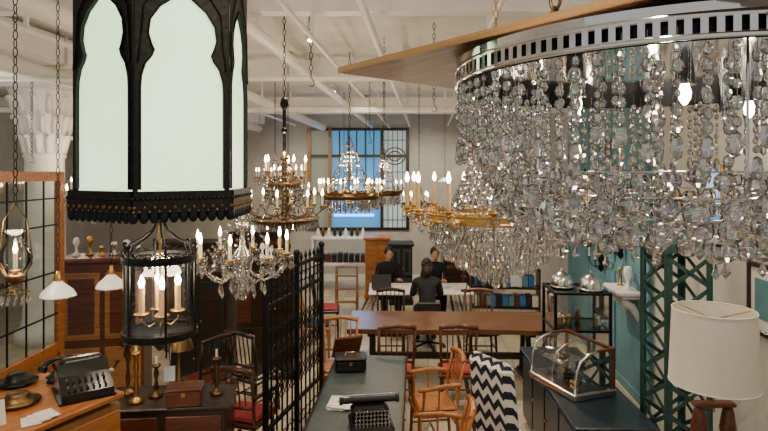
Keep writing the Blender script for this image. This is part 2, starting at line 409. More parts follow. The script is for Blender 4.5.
# ---------------- brass tiered chandelier
m=M()
m.lathe([(.01,-.14),(.03,-.12),(.10,-.07),(.22,-.03),(.30,0),(.31,.012),(.29,.012),(.1,-.03),(.02,-.03)],(0,0,0),'darkbrass',32)
m.lathe([(.02,-.03),(.03,.1),(.015,.2),(.05,.28),(.02,.36),(.03,.5),(.012,.62)],(0,0,0),'darkbrass',16)
m.lathe([(.02,.25),(.14,.3),(.17,.33),(.15,.335),(.02,.28)],(0,0,0),'darkbrass',24)
for k in range(60):
    a=2*pi*k/60;m.prism((.3*math.cos(a),.3*math.sin(a),0),.013,.08)
for k in range(36):
    a=2*pi*k/36;m.prism((.165*math.cos(a),.165*math.sin(a),.32),.013,.07)
for k in range(18):
    a=2*pi*k/18;c,s_=math.cos(a),math.sin(a)
    for j in range(14):
        t_=j/13;m.bead((c*(.03+.27*t_),s_*(.03+.27*t_),.55-.53*t_-.25*t_*(1-t_)),.013)
for k in range(8):
    a=2*pi*k/8;c,s_=math.cos(a),math.sin(a)
    m.tube([(c*q,s_*q,z) for q,z in((.05,.05),(.15,.02),(.28,.04),(.34,.1))],.007,'darkbrass')
    m.candle((c*.34,s_*.34,.13),.09,.011)
for k in range(5):
    a=2*pi*k/5+.3;c,s_=math.cos(a),math.sin(a)
    m.tube([(c*q,s_*q,z) for q,z in((.02,.33),(.1,.32),(.17,.36),(.19,.42))],.006,'darkbrass');m.candle((c*.19,s_*.19,.44),.08,.011)
m.cyl((0,0,.62),(0,0,1.1),.016,'blackmetal');m.lathe([(.012,.98),(.04,1.03),(.03,1.08),(.012,1.1)],(0,0,0),'blackmetal',14);m.sph((0,0,.8),.03,'blackmetal');m.chain(0,0,1.1,CH-2.27,'iron')
m.done('brass_dish_chandelier',(-.89,5.0,2.27));plight('dish_glow',(-.89,5.0,2.95),26)
def ring_chand(loc,R,n,name='ring_chandelier',e=38):
    m=M();m.lathe([(R,-.03),(R+.008,-.03),(R+.008,.03),(R,.03)],(0,0,0),'darkbrass',40,True,False)
    m.ring((0,0,.03),R,.01,'darkbrass');m.ring((0,0,-.03),R,.008,'darkbrass');m.ring((0,0,.2),R*.6,.008,'darkbrass')
    for k in range(n):
        a=2*pi*k/n;c,s_=math.cos(a),math.sin(a);m.candle((c*(R+.02),s_*(R+.02),.05),.11,.012)
        m.tube([(c*R,s_*R,.03),(c*R*.9,s_*R*.9,.12),(c*R*.6,s_*R*.6,.2)],.005,'darkbrass')
        for j in range(14):
            t_=j/13;m.bead((c*R*(.12+.86*t_),s_*R*(.12+.86*t_),.62-.58*t_-.3*t_*(1-t_)),.014)
    for k in range(4):
        a=pi/2*k;m.cyl((R*.6*math.cos(a),R*.6*math.sin(a),.2),(0,0,.75),.005,'darkbrass')
    for k in range(48):
        a=2*pi*k/48;m.prism((R*math.cos(a),R*math.sin(a),-.035),.016,.14)
        if k%2:m.prism((R*.7*math.cos(a),R*.7*math.sin(a),-.06),.014,.16)
    m.ring((0,0,-.05),R*.7,.005,'darkbrass');m.cyl((0,0,-.1),(0,0,.75),.008,'darkbrass');m.sph((0,0,-.1),.03,'brass')
    for k in range(4):
        a=pi/2*k;m.cyl((R*math.cos(a),R*math.sin(a),-.03),(0,0,-.1),.005,'darkbrass')
    m.chain(0,0,.75,CH-loc[2],'iron',.06);m.done(name,loc);plight('ring_glow',(loc[0],loc[1],loc[2]+.45),e)
ring_chand((-.43,7.0,2.40),.36,14);ring_chand((-.0,9.2,2.35),.26,8);ring_chand((-4.6,8.6,2.4),.34,8)
arm_chand('brass_chandelier',(-1.2,7.0,2.35),.26,6,'darkbrass','darkbrass',.5,2,True)
arm_chand('brass_chandelier',(.50,8.0,2.2),.22,6,'darkbrass','darkbrass',.4,1,True)
arm_chand('brass_chandelier',(-3.0,7.8,2.3),.35,8,'darkbrass','darkbrass',.5,1,True)
arm_chand('crystal_chandelier',(-1.75,9.0,2.55),.3,8);arm_chand('crystal_chandelier',(-.35,11.0,2.2),.3,8)
# ---------------- basket chandelier
m=M()
Rb=.43;CW='crystalwarm'
for zz,rr_ in((.035,Rb),(-.005,Rb+.004)): m.ring((0,0,zz),rr_,.010,'brass',48)
m.lathe([(Rb,-.005),(Rb+.003,.015),(Rb,.035)],(0,0,0),'brass',48,True,False)
for k in range(70):
    a=2*pi*k/70;m.sph((Rb*math.cos(a),Rb*math.sin(a),.05),(.009,.009,.014),'brass',6,4)
for k in range(40):
    a=2*pi*k/40;c,s_=math.cos(a),math.sin(a)
    for j in range(28):
        t_=j/27;q=.09+(.30-.09)*t_**2.2;r_=.009+.004*t_;m.sph((c*q,s_*q,.85-.80*t_),(r_,r_,r_*1.2),CW,5,4,False,random.random())
for zz,rr_,h in((-.01,.425,.085),(-.065,.405,.085),(-.12,.37,.085),(-.175,.32,.085),(-.23,.245,.085),(-.28,.165,.08),(-.32,.10,.08)):
    m.ring((0,0,zz),rr_,.003,'silver',40,5);n=int(2*pi*rr_/.027)
    for k in range(n):
        a=2*pi*k/n;m.prism((rr_*math.cos(a),rr_*math.sin(a),zz),.0115,h,CW)
m.ball((0,0,-.41),.03,CW);m.lathe([(.1,-.31),(.03,-.34),(.02,-.38)],(0,0,0),'brass',16)
for k in range(14):
    a=2*pi*k/14;c,s_=math.cos(a),math.sin(a)
    m.tube([(c*q,s_*q,z) for q,z in((Rb,.01),(.47,-.03),(.52,-.02),(.555,.03))],.007,'brass')
    m.lathe([(.008,.03),(.03,.045),(.036,.055),(.015,.05)],(c*.555,s_*.555,0),'brass',12)
    m.candle((c*.555,s_*.555,.07),.16,.012,'candle_tan','bulb')
    for j in range(6):
        b=2*pi*j/6;m.prism((c*.555+.032*math.cos(b),s_*.555+.032*math.sin(b),.05),.007,.06)
    for j in range(1,8):
        t_=j/8;a2=a+2*pi/14;m.bead((.5*(c*(1-t_)+math.cos(a2)*t_),.5*(s_*(1-t_)+math.sin(a2)*t_),0-.28*t_*(1-t_)),.008)
m.lathe([(.10,.84),(.12,.86),(.10,.9),(.03,.95),(.02,1.0)],(0,0,0),'silver',24)
m.cyl((0,0,-.34),(0,0,1.0),.01,'silver')
for z,q,mt in((-.04,.24,'silver'),(.3,.09,'bulb')):
    for k in range(5):
        a=2*pi*k/5;m.sph((q*math.cos(a),q*math.sin(a),z),(.014,.014,.025),mt)
        m.cyl((0,0,z-.03),(q*math.cos(a),q*math.sin(a),z-.02),.004,'silver')
m.box((.02,-.42,-.31),(.045,.003,.06),'paper');m.cyl((.02,-.42,-.28),(.02,-.41,-.1),.001,'paper')
m.chain(0,0,1.0,CH-2.42,'brass')
m.done('basket_crystal_chandelier',(.70,3.5,2.41));plight('basket_glow',(.70,3.5,2.56),8,(1,.9,.78),r=.03);plight('basket_glow2',(.70,2.95,2.78),5,(1,.9,.78),r=.03)
# ---------------- foreground crystal chandelier (origin at z=2.7)
m=M();Rf=.53
def band(R_,z0,z1,n):
    m.lathe([(R_,z0),(R_+.004,z0),(R_+.004,z0+.011),(R_,z0+.011)],(0,0,0),'chrome',96,True,False)
    m.lathe([(R_,z1-.011),(R_+.004,z1-.011),(R_+.004,z1),(R_,z1)],(0,0,0),'chrome',96,True,False)
    for k in range(n):
        a=2*pi*k/n;m.box(((R_+.002)*math.cos(a),(R_+.002)*math.sin(a),(z0+z1)/2),(.004,.012,z1-z0-.018),'chrome',RZ(a))
band(Rf,.222,.268,140)
m.lathe([(.0,.268),(Rf+.004,.268),(Rf+.004,.284),(.0,.284)],(0,0,0),'chrome',96,False,False)
m.lathe([(Rf-.012,.222),(Rf-.012,.268)],(0,0,0),'blackmetal',64,True,False)
m.cyl((0,0,.284),(0,0,.2999),.12,'chrome',seg=32)
def strand(x,y,z0,z1,dens):
    z=z0
    m.cyl((x,y,z0+.03),(x,y,z1),.0007,'silver',seg=3)
    while z>z1:
        r_=random.choice((.006,.008,.011)) if dens else .0095
        a=random.random()*6
        m.sph((x,y,z-r_*1.2),(r_,r_*.65,r_*1.25),'crystal',8,4,False,a);z-=2*r_*1.25+random.choice((.001,.003,.008))
    m.sph((x,y,z-.018),(.012,.009,.022),'crystal',6,4,False,0)
for R_,n,zb,jit in((Rf-.006,78,.08,.02),(.455,36,.03,.02),(.385,24,-.02,.015)):
    for k in range(n):
        a=2*pi*(k+random.random()*.3)/n
        strand(R_*math.cos(a),R_*math.sin(a),.218,zb+random.uniform(-jit,jit),k%3)
for R_,z,r_ in((.425,-.02,.020),(.418,-.070,.025),(.375,-.115,.026),(.315,-.145,.026),(.245,-.16,.025)):
    n=int(2*pi*R_/(r_*2.25))
    for k in range(n):
        a=2*pi*(k+random.uniform(-.12,.12))/n;zz=z+random.uniform(-.012,.012);m.ball((R_*math.cos(a),R_*math.sin(a),zz),r_)
        if k%2==0:m.prism((R_*math.cos(a),R_*math.sin(a),zz-.02),.010,.038)
    m.ring((0,0,z+.02),R_-.012,.002,'chrome',48,4)
for k in range(6):
    a=2*pi*k/6+.4;ca,sa=math.cos(a),math.sin(a);m.cyl((.40*ca,.40*sa,.27),(.40*ca,.40*sa,-.055),.003,'chrome',seg=6);m.cyl((.40*ca,.40*sa,-.055),(.23*ca,.23*sa,-.135),.003,'chrome',seg=6)
for k in range(12):
    a=2*pi*k/12+.2;q=.44 if k%2 else .25;x,y=q*math.cos(a),q*math.sin(a)
    m.cyl((x,y,.27),(x,y,.19),.020,'chrome',seg=14);m.cyl((x,y,.19),(x,y,.185),.024,'chrome');m.lathe([(.008,0),(.013,-.015),(.011,-.03),(.003,-.042)],(x,y,.185),'bulb' if k%2==0 else 'silver',10)
m.done('tiered_crystal_chandelier',(.72,1.43,2.7))
plight('crystal_glow',(.72,1.43,2.80),5,(1,.88,.7),.02)
m=M();m.box((0,0,.008),(1.3,1.4,.016),'ply');
for sx,sy,dx,dy in((0,-.7025,1.31,.005),(0,.7025,1.31,.005),(-.6525,0,.005,1.4),(.6525,0,.005,1.4)): m.box((sx,sy,.0085),(dx,dy,.017),'plyedge')
for x,y in((-.30,-.1),(.45,0)):
    m.ring((x,y,.02),.025,.005,'darkbrass');m.chain(x,y,.016,CH-3.0,'darkbrass',.07,.02,.006)
m.cyl((-.46,.42,0),(-.46,.42,-.03),.014,'black');m.cyl((-.46,.42,-.03),(-.46,.42,-.06),.006,'black');m.sph((-.46,.42,-.06),.01,'black')
u=Vector((.63,-.777));v=Vector((.777,.63));c=Vector((-.134,1.70))+.65*u+.7*v
m.done('wooden_mounting_board',(c.x,c.y,3.0005),math.atan2(u.y,u.x))
# ---------------- floor items
def chair(name,loc,rz,w='darkwood',seat='redseat',arms=False,style='slat',H=.95):
    m=M();sw,sd,sh=.44,.42,.45
    for x in(-1,1):
        m.cyl((x*.17,.17,sh-.03),(x*.19,.19,0),.02,w,.013,8)
        m.cyl((x*.17,-.18,sh),(x*.19,-.22,0),.02,w,.014,8)
        m.tube([(x*.18,-.18,sh-.02),(x*.19,-.2,sh+.2),(x*.2,-.26,H)],.016,w,8)
        m.cyl((x*.18,.18,.2),(x*.18,-.2,.2),.01,w)
    m.cyl((-.18,0,.2),(.18,0,.2),.01,w);m.cyl((-.18,-.2,.28),(.18,-.2,.28),.01,w)
    m.box((0,0,sh-.03),(sw,sd,.05),w,bev=.015)
    m.box((0,.0,sh+.012),(sw-.05,sd-.05,.045),seat,bev=.02)
    m.tube([(-.21,-.25,H-.02),(-.1,-.275,H+.0),(0,-.28,H+.01),(.1,-.275,H),(.21,-.25,H-.02)],.026,w,8)
    m.tube([(-.19,-.2,sh+.14),(0,-.215,sh+.14),(.19,-.2,sh+.14)],.014,w,8)
    for i in range(5): x=-.12+i*.06;m.tube([(x,-.21,sh+.14),(x,-.235,sh+.3),(x,-.27,H)],.008 if style=='slat' else .011,w,6)
    if arms:
        for x in(-1,1):
            m.tube([(x*.2,-.22,sh+.24),(x*.24,-.05,sh+.25),(x*.25,.12,sh+.23),(x*.24,.2,sh+.22)],.02,w,8)
            m.cyl((x*.21,.15,sh-.02),(x*.24,.14,sh+.23),.013,w)
            m.cyl((x*.21,0,sh-.02),(x*.24,.0,sh+.24),.009,w)
    return m.done(name,loc,rz)
# chair default faces +Y (back at -Y)
chair('dining_chair',(.13,6.42,0),.05,'mahog',H=1.0);chair('dining_chair',(.84,6.42,0),-.08,'mahog',H=1.0)
chair('dining_chair',(.1,8.05,0),pi,'darkwood','black');chair('dining_chair',(1.4,8.05,0),pi,'mahog','black')
chair('wooden_armchair',(.48,5.45,0),pi/2+.15,'orange','orange',True,H=.92);chair('wooden_armchair',(.42,4.40,0),pi/2-.1,'orange','orange',True,H=.88)
chair('bentwood_chair',(-.52,6.45,0),pi,'oak','oak')
chair('side_chair',(-1.28,5.22,0),-.3,'mahog','redseat',True);chair('side_chair',(-1.95,6.1,0),.9,'darkwood','mahog');chair('side_chair',(-1.45,6.3,0),-.5,'darkwood','darkwood')
chair('side_chair',(-1.0,8.3,0),-1.5,'oak','black');chair('side_chair',(-.95,9.3,0),-1.5,'darkwood','redseat')
# long table
m=M()
n=26;vs=[];fs=[]
for z in(.70,.765):
    for i in range(n+1):
        x=-1.3+2.6*i/n;e=.012*math.sin(i*1.3)+.015*math.sin(i*.45)
        vs+=[(x,-.45+e-(.02 if z>.75 else 0),z),(x,.45+e*.8,z)]
q=(n+1)*2
for i in range(n):
    a=i*2;fs+=[(a,a+1,a+3,a+2),(q+a,q+a+2,q+a+3,q+a+1),(a,a+2,q+a+2,q+a),(a+1,q+a+1,q+a+3,a+3)]
fs+=[(0,q,q+1,1),(n*2,n*2+1,q+n*2+1,q+n*2)]
m.add(vs,fs,'walnut')
for x in(-1,1):
    m.box((x,0,.03),(.1,.7,.06),'darkwood',bev=.01);m.box((x,0,.67),(.1,.7,.06),'darkwood')
    for s_ in(-1,1): m.cyl((x,s_*.25,.05),(x,s_*.12,.66),.035,'darkwood',seg=4)
m.box((0,0,.3),(2,.05,.08),'darkwood')
m.done('long_wooden_table',(.85,7.33,0),-.02)
# desk
m=M();m.box((0,0,.74),(.76,2.0,.035),'darkwood',bev=.01);m.box((0,0,.7585),(.70,1.94,.004),'leather')
for y in(-.72,.72):
    m.box((0,y,.4),(.68,.46,.66),'darkwood')
    for x in(-1,1):
        for k in range(3):m.box((x*.345,y,.2+k*.2),(.012,.42,.17),'mahog');m.sph((x*.358,y,.2+k*.2),.014,'brass')
    m.box((0,y,.035),(.7,.48,.07),'darkwood')
m.box((0,0,.67),(.68,1.0,.1),'darkwood')
m.done('leather_top_desk',(-.19,4.95,0),-.06)
# typewriter
m=M();m.box((0,0,.04),(.3,.3,.05),'bakelite',bev=.02);m.box((0,.07,.1),(.27,.16,.09),'bakelite',bev=.03)
m.cyl((-.19,.09,.165),(.19,.09,.165),.022,'black',seg=14);
for x in(-1,1):m.cyl((x*.19,.09,.165),(x*.215,.09,.165),.028,'bakelite',seg=14)
m.cyl((-.19,.09,.2),(.19,.09,.2),.005,'silver');m.cyl((-.2,.07,.17),(-.23,0,.2),.005,'silver')
for r_ in range(4):
    for k in range(10):
        x=-.115+k*.025+r_*.004;y=-.13+r_*.03;z=.085+r_*.014
        m.cyl((x,y,z-.02),(x,y,z),.003,'silver',seg=5);m.cyl((x,y,z),(x,y,z+.004),.0095,'bakelite',seg=8);m.ring((x,y,z+.004),.0095,.0012,'silver',8,4)
for k in range(15):
    a=pi*.15+pi*.7*k/14;m.cyl((.07*math.cos(a),.02,.1),(.10*math.cos(a),-.03+.05*math.sin(a),.13),.002,'silver',seg=4)
for x,y in((-.12,-.12),(.12,-.12),(-.12,.12),(.12,.12)):m.cyl((x,y,0),(x,y,.02),.015,'black')
m.done('typewriter',(-.10,4.24,.7606),.15,None,1.08)
m=M()
for k in range(7): m.box((random.uniform(-.03,.03),random.uniform(-.03,.03),.003+k*.004),(.15,.2,.003),'paper',RZ(random.uniform(-.5,.5)))
m.done('paper_stack',(-.36,4.66,.7606))
m=M();m.box((0,0,.06),(.3,.22,.12),'bakelite',bev=.02);m.box((0,0,.13),(.31,.23,.02),'black',bev=.008);m.tube([(-.05,0,.14),(-.04,0,.17),(.04,0,.17),(.05,0,.14)],.006,'brass');m.box((0,-.112,.09),(.03,.008,.03),'brass');m.done('black_strongbox',(-.33,5.5,.7606),.1)
m=M();m.box((0,0,.14),(.3,.03,.26),'mahog',RX(.5)@RZ(0),bev=.008);m.box((0,-.09,.045),(.3,.04,.04),'mahog',bev=.006);m.box((0,.09,.09),(.03,.03,.15),'mahog',RX(-.5));m.box((0,0,.012),(.06,.22,.024),'mahog');m.done('book_stand',(-.38,5.78,.7606),.4)
# iron grille
m=M();Lg=1.35;Hh=1.9
for z in(.1,.5,1.55,1.8): m.box((0,0,z),(Lg,.03,.03),'iron')
for i in range(13):
    x=-Lg/2+Lg*i/12;m.cyl((x,0,.03),(x,0,Hh-.06),.009,'iron',seg=6)
    m.lathe([(.006,0),(.018,.03),(.002,.09)],(x,0,Hh-.07),'iron',6)
for x in(-Lg/2,Lg/2,0):m.box((x,0,Hh/2),(.04,.04,Hh),'iron');m.sph((x,0,Hh+.02),.035,'iron')
for i in range(12):
    x=-Lg/2+Lg*(i+.5)/12
    for z in(1.675,.3): m.tube([(x+.045*math.cos(t_*pi/5),0,z+.05*math.sin(t_*pi/5)) for t_ in range(10)],.006,'iron',5,True)
    for z in(.75,1.0,1.25):
        m.tube([(x-.045,0,z-.09),(x-.005,0,z-.05),(x-.03,0,z),(x-.005,0,z+.05),(x-.045,0,z+.09)],.005,'iron',5);m.tube([(x+.045,0,z-.09),(x+.005,0,z-.05),(x+.03,0,z),(x+.005,0,z+.05),(x+.045,0,z+.09)],.005,'iron',5)
for x in(-Lg/2,Lg/2):m.box((x,0,.015),(.06,.3,.03),'iron')
m.done('wrought_iron_gate',(-.84,5.4,0),math.atan2(1.2,.30))
# zigzag chair
m=M()
m.box((.0,0,.36),(.46,.50,.18),'zigzag',bev=.05);m.box((-.21,0,.78),(.12,.50,.80),'zigzag',RY(-.12),bev=.05)
m.box((0,0,.25),(.44,.46,.05),'darkwood')
for x in(-1,1):
    for y in(-1,1):m.cyl((x*.19,y*.2,.24),(x*.20,y*.21,0),.024,'darkwood',.014)
m.done('zigzag_slipper_chair',(1.09,4.72,0),.55)
# blue cabinet table
m=M();m.box((0,0,.785),(.62,1.95,.03),'navy',bev=.008);m.box((0,0,.42),(.56,1.87,.7),'navy')
for k in range(4):
    y=-.7+k*.465;m.box((-.285,y,.42),(.015,.42,.6),'navy',bev=.004);m.sph((-.30,y+.17,.45),.014,'brass')
m.box((0,-.94,.42),(.46,.015,.6),'navy');m.box((0,0,.04),(.5,1.8,.08),'black')
m.done('blue_cabinet',(1.76,5.12,0),-.03)
# curved glass counter case
m=M();W=.62;pf=[(-.2,.06),(-.2,.14),(-.185,.24),(-.14,.33),(-.06,.38),(.04,.4)]
def arc(x,r_,mt): m.tube([(x,y,z) for y,z in pf],r_,mt,8)
for x in(-W/2,W/2,0): arc(x,.010 if x else .005,'silver')
vs=[];fs=[]
for y,z in pf: vs+=[(-W/2,y,z),(W/2,y,z)]
for i in range(5): fs.append((2*i,2*i+1,2*i+3,2*i+2))
m.add(vs,fs,'glass',True);m.add([(-W/2,.04,.4),(W/2,.04,.4),(W/2,.2,.4),(-W/2,.2,.4)],[(0,1,2,3)],'glass')
for x in(-W/2,W/2): m.add([(x,y,z) for y,z in pf]+[(x,.2,.4),(x,.2,.06)],[tuple(range(8))],'glass')
m.box((0,0,.03),(W+.04,.44,.06),'silver',bev=.01);m.box((0,.2,.4),(W+.02,.03,.025),'mahog');m.box((0,.2,.23),(.02,.02,.34),'mahog')
for x in(-W/2,W/2):m.box((x,.2,.23),(.025,.025,.34),'mahog');m.box((x,.12,.4),(.02,.17,.02),'mahog')
m.box((0,.03,.2),(W-.03,.3,.006),'silver')
for x,y,z in((-.2,-.05,.065),(-.05,.02,.065),(.12,-.04,.065),(.22,.05,.065),(-.15,.03,.21),(.1,.03,.21)):
    m.box((x,y,z+.015),(.09,.06,.03),random.choice(('black','brass','leather','silver')),RZ(random.random()),bev=.005);m.cyl((x,y,z+.03),(x+.04,y,z+.05),.008,'silver')
m.done('curved_glass_display_case',(1.66,4.98,.8),-pi/2+.35,None,.98)
# tall glass vitrine
m=M();w,d,h=.6,.56,1.36
for x in(-1,1):
    for y in(-1,1):m.box((x*w/2,y*d/2,h/2),(.03,.03,h),'blackmetal')
for z in(.02,.5,.93,h-.015):
    for s_ in(-1,1):m.box((0,s_*d/2,z),(w,.025,.025),'blackmetal');m.box((s_*w/2,0,z),(.025,d,.025),'blackmetal')
    m.box((0,0,z),(w-.03,d-.03,.008),'glassgreen' if z>.1 else 'darkwood')
for s_ in(-1,1):
    m.add([(-w/2,s_*d/2,.03),(w/2,s_*d/2,.03),(w/2,s_*d/2,h),(-w/2,s_*d/2,h)],[(0,1,2,3)],'glass');m.add([(s_*w/2,-d/2,.03),(s_*w/2,d/2,.03),(s_*w/2,d/2,h),(s_*w/2,-d/2,h)],[(0,1,2,3)],'glass')
for z in(.51,.94):
    for k in range(7):
        x,y=random.uniform(-.22,.22),random.uniform(-.2,.2);m.lathe([(.03,0),(.04,.05),(.02,.1),(.03,.14)],(x,y,z),random.choice(('brass','silver','black','darkbrass')),12)
m.done('glass_vitrine',(2.22,6.49,0),-.05)
for i,(x,y) in enumerate(((2.08,6.55),(2.36,6.38))):
    m=M();m.lathe([(.13,0),(.135,.01),(.13,.02)],(0,0,0),'silver',24);m.lathe([(.125,.02),(.125,.06),(.11,.12),(.07,.16),(.015,.18)],(0,0,0),'silver',24,True,False);m.sph((0,0,.195),.018,'silver');m.done('cloche_dome',(x,y,1.36))
# lattice column
m=M();w=.18;h=2.14
for x in(-1,1):
    for y in(-1,1):
        m.box((x*w,y*(w-.015),h/2),(.008,.05,h),'greeniron');m.box((x*(w-.015),y*w,h/2),(.05,.008,h),'greeniron')
nn=8
for k in range(nn):
    z0=.1+k*(h-.2)/nn;z1=z0+(h-.2)/nn;L=math.hypot(2*w,z1-z0);an=math.atan2(z1-z0,2*w);zm=(z0+z1)/2
    for s_ in(-1,1):
        for q in(-1,1):
            m.box((0,s_*w,zm),(L,.006,.032),'greeniron',RY(q*an));m.box((s_*w,0,zm),(.006,L,.032),'greeniron',RX(q*an))
    for x in(-1,1):
        for y in(-1,1):m.sph((x*w,y*(w+.006),z0),.008,'greeniron',6,4)
        m.sph((0,x*(w+.005),zm),.012,'greeniron',6,4)
for z in(.04,h-.03):
    m.box((0,0,z),(2*w+.06,2*w+.06,.07),'greeniron')
m.done('iron_lattice_column',(2.34,4.5,0),.1)
# floor lamp
m=M();m.lathe([(.255,1.38),(.235,1.84)],(0,0,0),'shade',48,True,False);m.lathe([(.25,1.385),(.231,1.835)],(0,0,0),'shade',48,True,False)
m.ring((0,0,1.38),.254,.004,'white',48);m.ring((0,0,1.84),.234,.004,'white',48)
for k in range(3):
    a=2*pi*k/3;m.cyl((0,0,1.78),(.233*math.cos(a),.233*math.sin(a),1.83),.003,'brass')
m.cyl((0,0,1.2),(0,0,1.78),.008,'brass');m.sph((0,0,1.55),(.035,.035,.05),'milk')
m.lathe([(.2,0),(.2,.03),(.17,.05),(.05,.08),(.04,.1)],(0,0,0),'darkwood',28)
for s_ in(-1,1):
    m.lathe([(.02,.1),(.045,.15),(.03,.3),(.05,.5),(.028,.7),(.05,.9),(.03,1.0),(.05,1.1),(.035,1.2),(.02,1.26)],(s_*.09,0,0),'mahog',14)
m.box((0,0,1.25),(.26,.07,.03),'mahog',bev=.01);m.box((0,0,1.02),(.24,.05,.03),'mahog',bev=.01);m.box((0,0,.1),(.28,.1,.04),'mahog',bev=.01)
m.done('floor_lamp',(2.06,3.5,0))
def wx(y): return 2.5+.0786*y
m=M();m.box((-.14,0,.0),(.3,.6,.05),'marble',bev=.012);m.box((-.12,0,-.045),(.25,.52,.04),'marble',bev=.01)
for y in(-.18,.18):m.tube([(-.2,y,-.07),(-.19,y,-.12),(-.1,y,-.17),(-.05,y,-.26),(-.03,y,-.34)],[.05,.05,.045,.035,.02],'marble',10)
m.lathe([(.05,.02),(.06,.03),(.025,.05),(.02,.12),(.05,.2),(.045,.28),(.03,.3)],(-.13,-.12,0),'white',16)
m.lathe([(.05,.02),(.02,.05),(.015,.2),(.04,.24)],(-.13,.14,0),'brass',14)
m.done('marble_console_shelf',(wx(6.75),6.75,1.28),-ang)
def sconce(y,z,mat='iron'):
    m=M();m.lathe([(.01,-.14),(.04,-.1),(.025,-.03),(.045,.03),(.03,.09),(.008,.15)],(-.03,0,0),mat,10)
    for s_ in(-1,1):
        m.tube([(-.04,0,-.04),(-.1,s_*.06,-.08),(-.14,s_*.12,-.04),(-.15,s_*.15,.02)],.008,mat);m.candle((-.15,s_*.15,.05),.08,.011,'ivory','ivory',mat)
    m.done('wall_sconce',(wx(y)-.06,y,z),-ang)
sconce(7.0,1.75);sconce(7.7,2.0);sconce(8.4,1.7);sconce(7.0,2.3,'darkbrass');sconce(9.0,2.1);sconce(7.8,1.45);sconce(5.7,1.9,'darkbrass');sconce(5.4,2.4,'darkbrass');sconce(8.6,2.6);sconce(7.6,3.0,'darkbrass')
def frame(y,z,w,h,mt,inn,name='picture_frame'):
    m=M()
    for s_ in(-1,1):m.box((-.015,s_*w/2,0),(.03,.04,h+.04),mt,bev=.008);m.box((-.015,0,s_*h/2),(.03,w+.04,.04),mt,bev=.008)
    m.box((-.008,0,0),(.01,w,h),inn);m.box((-.014,0,0),(.004,w*.6,h*.6),'teal' if inn=='paper' else 'silver');m.done(name,(wx(y),y,z),-ang)
frame(4.15,1.75,.36,.5,'darkwood','paper');frame(4.9,2.5,.35,.5,'brass','silver','wall_mirror')
# left: leaded screen
m=M();Y0,Y1=3.4,5.4
for y in(Y0,4.4,Y1):m.box((0,y,1.35),(.06,.07,2.7),'orange')
for z in(.06,1.03,2.66):m.box((0,4.4,z),(.055,2.0,.09),'orange')
m.box((0,4.4,.55),(.02,1.95,.9),'oak')
m.add([(0,Y0,1.05),(0,Y1,1.05),(0,Y1,2.65),(0,Y0,2.65)],[(0,1,2,3)],'glassgreen')
for k in(1,2,5,6,7):m.box((0,Y0+k*.25,1.85),(.012,.012,1.6),'iron')
for z in(1.35,1.75,2.2,2.45):m.box((0,4.4,z),(.012,1.95,.014),'iron')
m.done('leaded_glass_screen',(-3.13,0,0))
# chest
m=M();wc,dc,hc=1.2,.8,1.25
m.box((0,0,hc-.02),(wc+.04,dc+.04,.04),'orange',bev=.01);m.box((0,0,hc/2-.02),(wc,dc,hc-.04-.06),'oak')
for r_ in range(5):
    for q in(-1,1):
        m.box((q*wc/4,-dc/2-.008,.17+r_*.22),(wc/2-.04,.02,.19),'orange',bev=.006)
        for e in(-.1,.1):m.sph((q*wc/4+e,-dc/2-.028,.17+r_*.22),.013,'brass')
        m.tube([(q*wc/4-.05,-dc/2-.02,.17+r_*.22),(q*wc/4,-dc/2-.04,.16+r_*.22),(q*wc/4+.05,-dc/2-.02,.17+r_*.22)],.004,'brass')
for x in(-1,1):
    for y in(-1,1):m.box((x*(wc/2-.04),y*(dc/2-.04),.035),(.07,.07,.07),'oak')
dirv=Vector((-.44,-.9));per=Vector((-.9,.44));C=Vector((-1.74,3.7))+.6*dirv+.4*per
ro=math.atan2(.9,.44)
m.done('chest_of_drawers',(C.x,C.y,0),ro)
def phone(x,y,z,rz):
    m=M();m.lathe([(.10,0),(.10,.02),(.085,.04),(.06,.08),(.045,.10)],(0,0,0),'bakelite',4,False)
    m.box((0,0,.025),(.17,.17,.045),'bakelite',bev=.02);m.cyl((0,-.06,.04),(0,-.085,.065),.045,'bakelite',seg=20);m.cyl((0,-.078,.06),(0,-.09,.072),.035,'silver',seg=20)
    for s_ in(-1,1):m.cyl((s_*.045,.01,.09),(s_*.055,.01,.13),.01,'bakelite')
    m.tube([(-.12,.01,.11),(-.1,.01,.14),(-.04,.01,.155),(.04,.01,.155),(.1,.01,.14),(.12,.01,.11)],[.026,.018,.013,.013,.018,.026],'bakelite',10)
    for s_ in(-1,1):m.cyl((s_*.115,.01,.12),(s_*.13,.01,.09),.03,'bakelite',seg=14)
    m.done('rotary_telephone',(x,y,z),rz)
phone(-2.24,3.90,1.25,.9)
m=M();pts=[(-.18,0),(.14,0),(.14,.17),(.02,.20),(-.02,.13),(-.18,.06)]
W2=.15;vs=[(x,y,z) for x in(-W2,W2) for y,z in pts];n_=6
m.add(vs,[tuple(range(6)),tuple(range(11,5,-1))]+[(i,i+6,(i+1)%6+6,(i+1)%6) for i in range(6)],'bakelite')
m.box((0,.08,.195),(.26,.08,.05),'bakelite',bev=.02);m.box((0,.035,.20),(.2,.01,.02),'silver')
for r_ in range(4):
    for k in range(7):
        y=-.155+r_*.032;z=.072+r_*.0145;m.cyl((-.105+k*.035,y,z-.01),(-.105+k*.035,y-.002,z+.012),.008,'silver' if r_%2 else 'bakelite',seg=8)
m.cyl((W2,.03,.10),(W2+.04,.03,.10),.01,'silver');m.cyl((W2+.04,.03,.10),(W2+.045,-.06,.18),.007,'silver');m.sph((W2+.045,-.06,.18),.014,'black');m.box((0,0,.008),(.33,.36,.016),'darkwood',bev=.004)
m.done('adding_machine',(-1.98,3.69,1.25),.65)
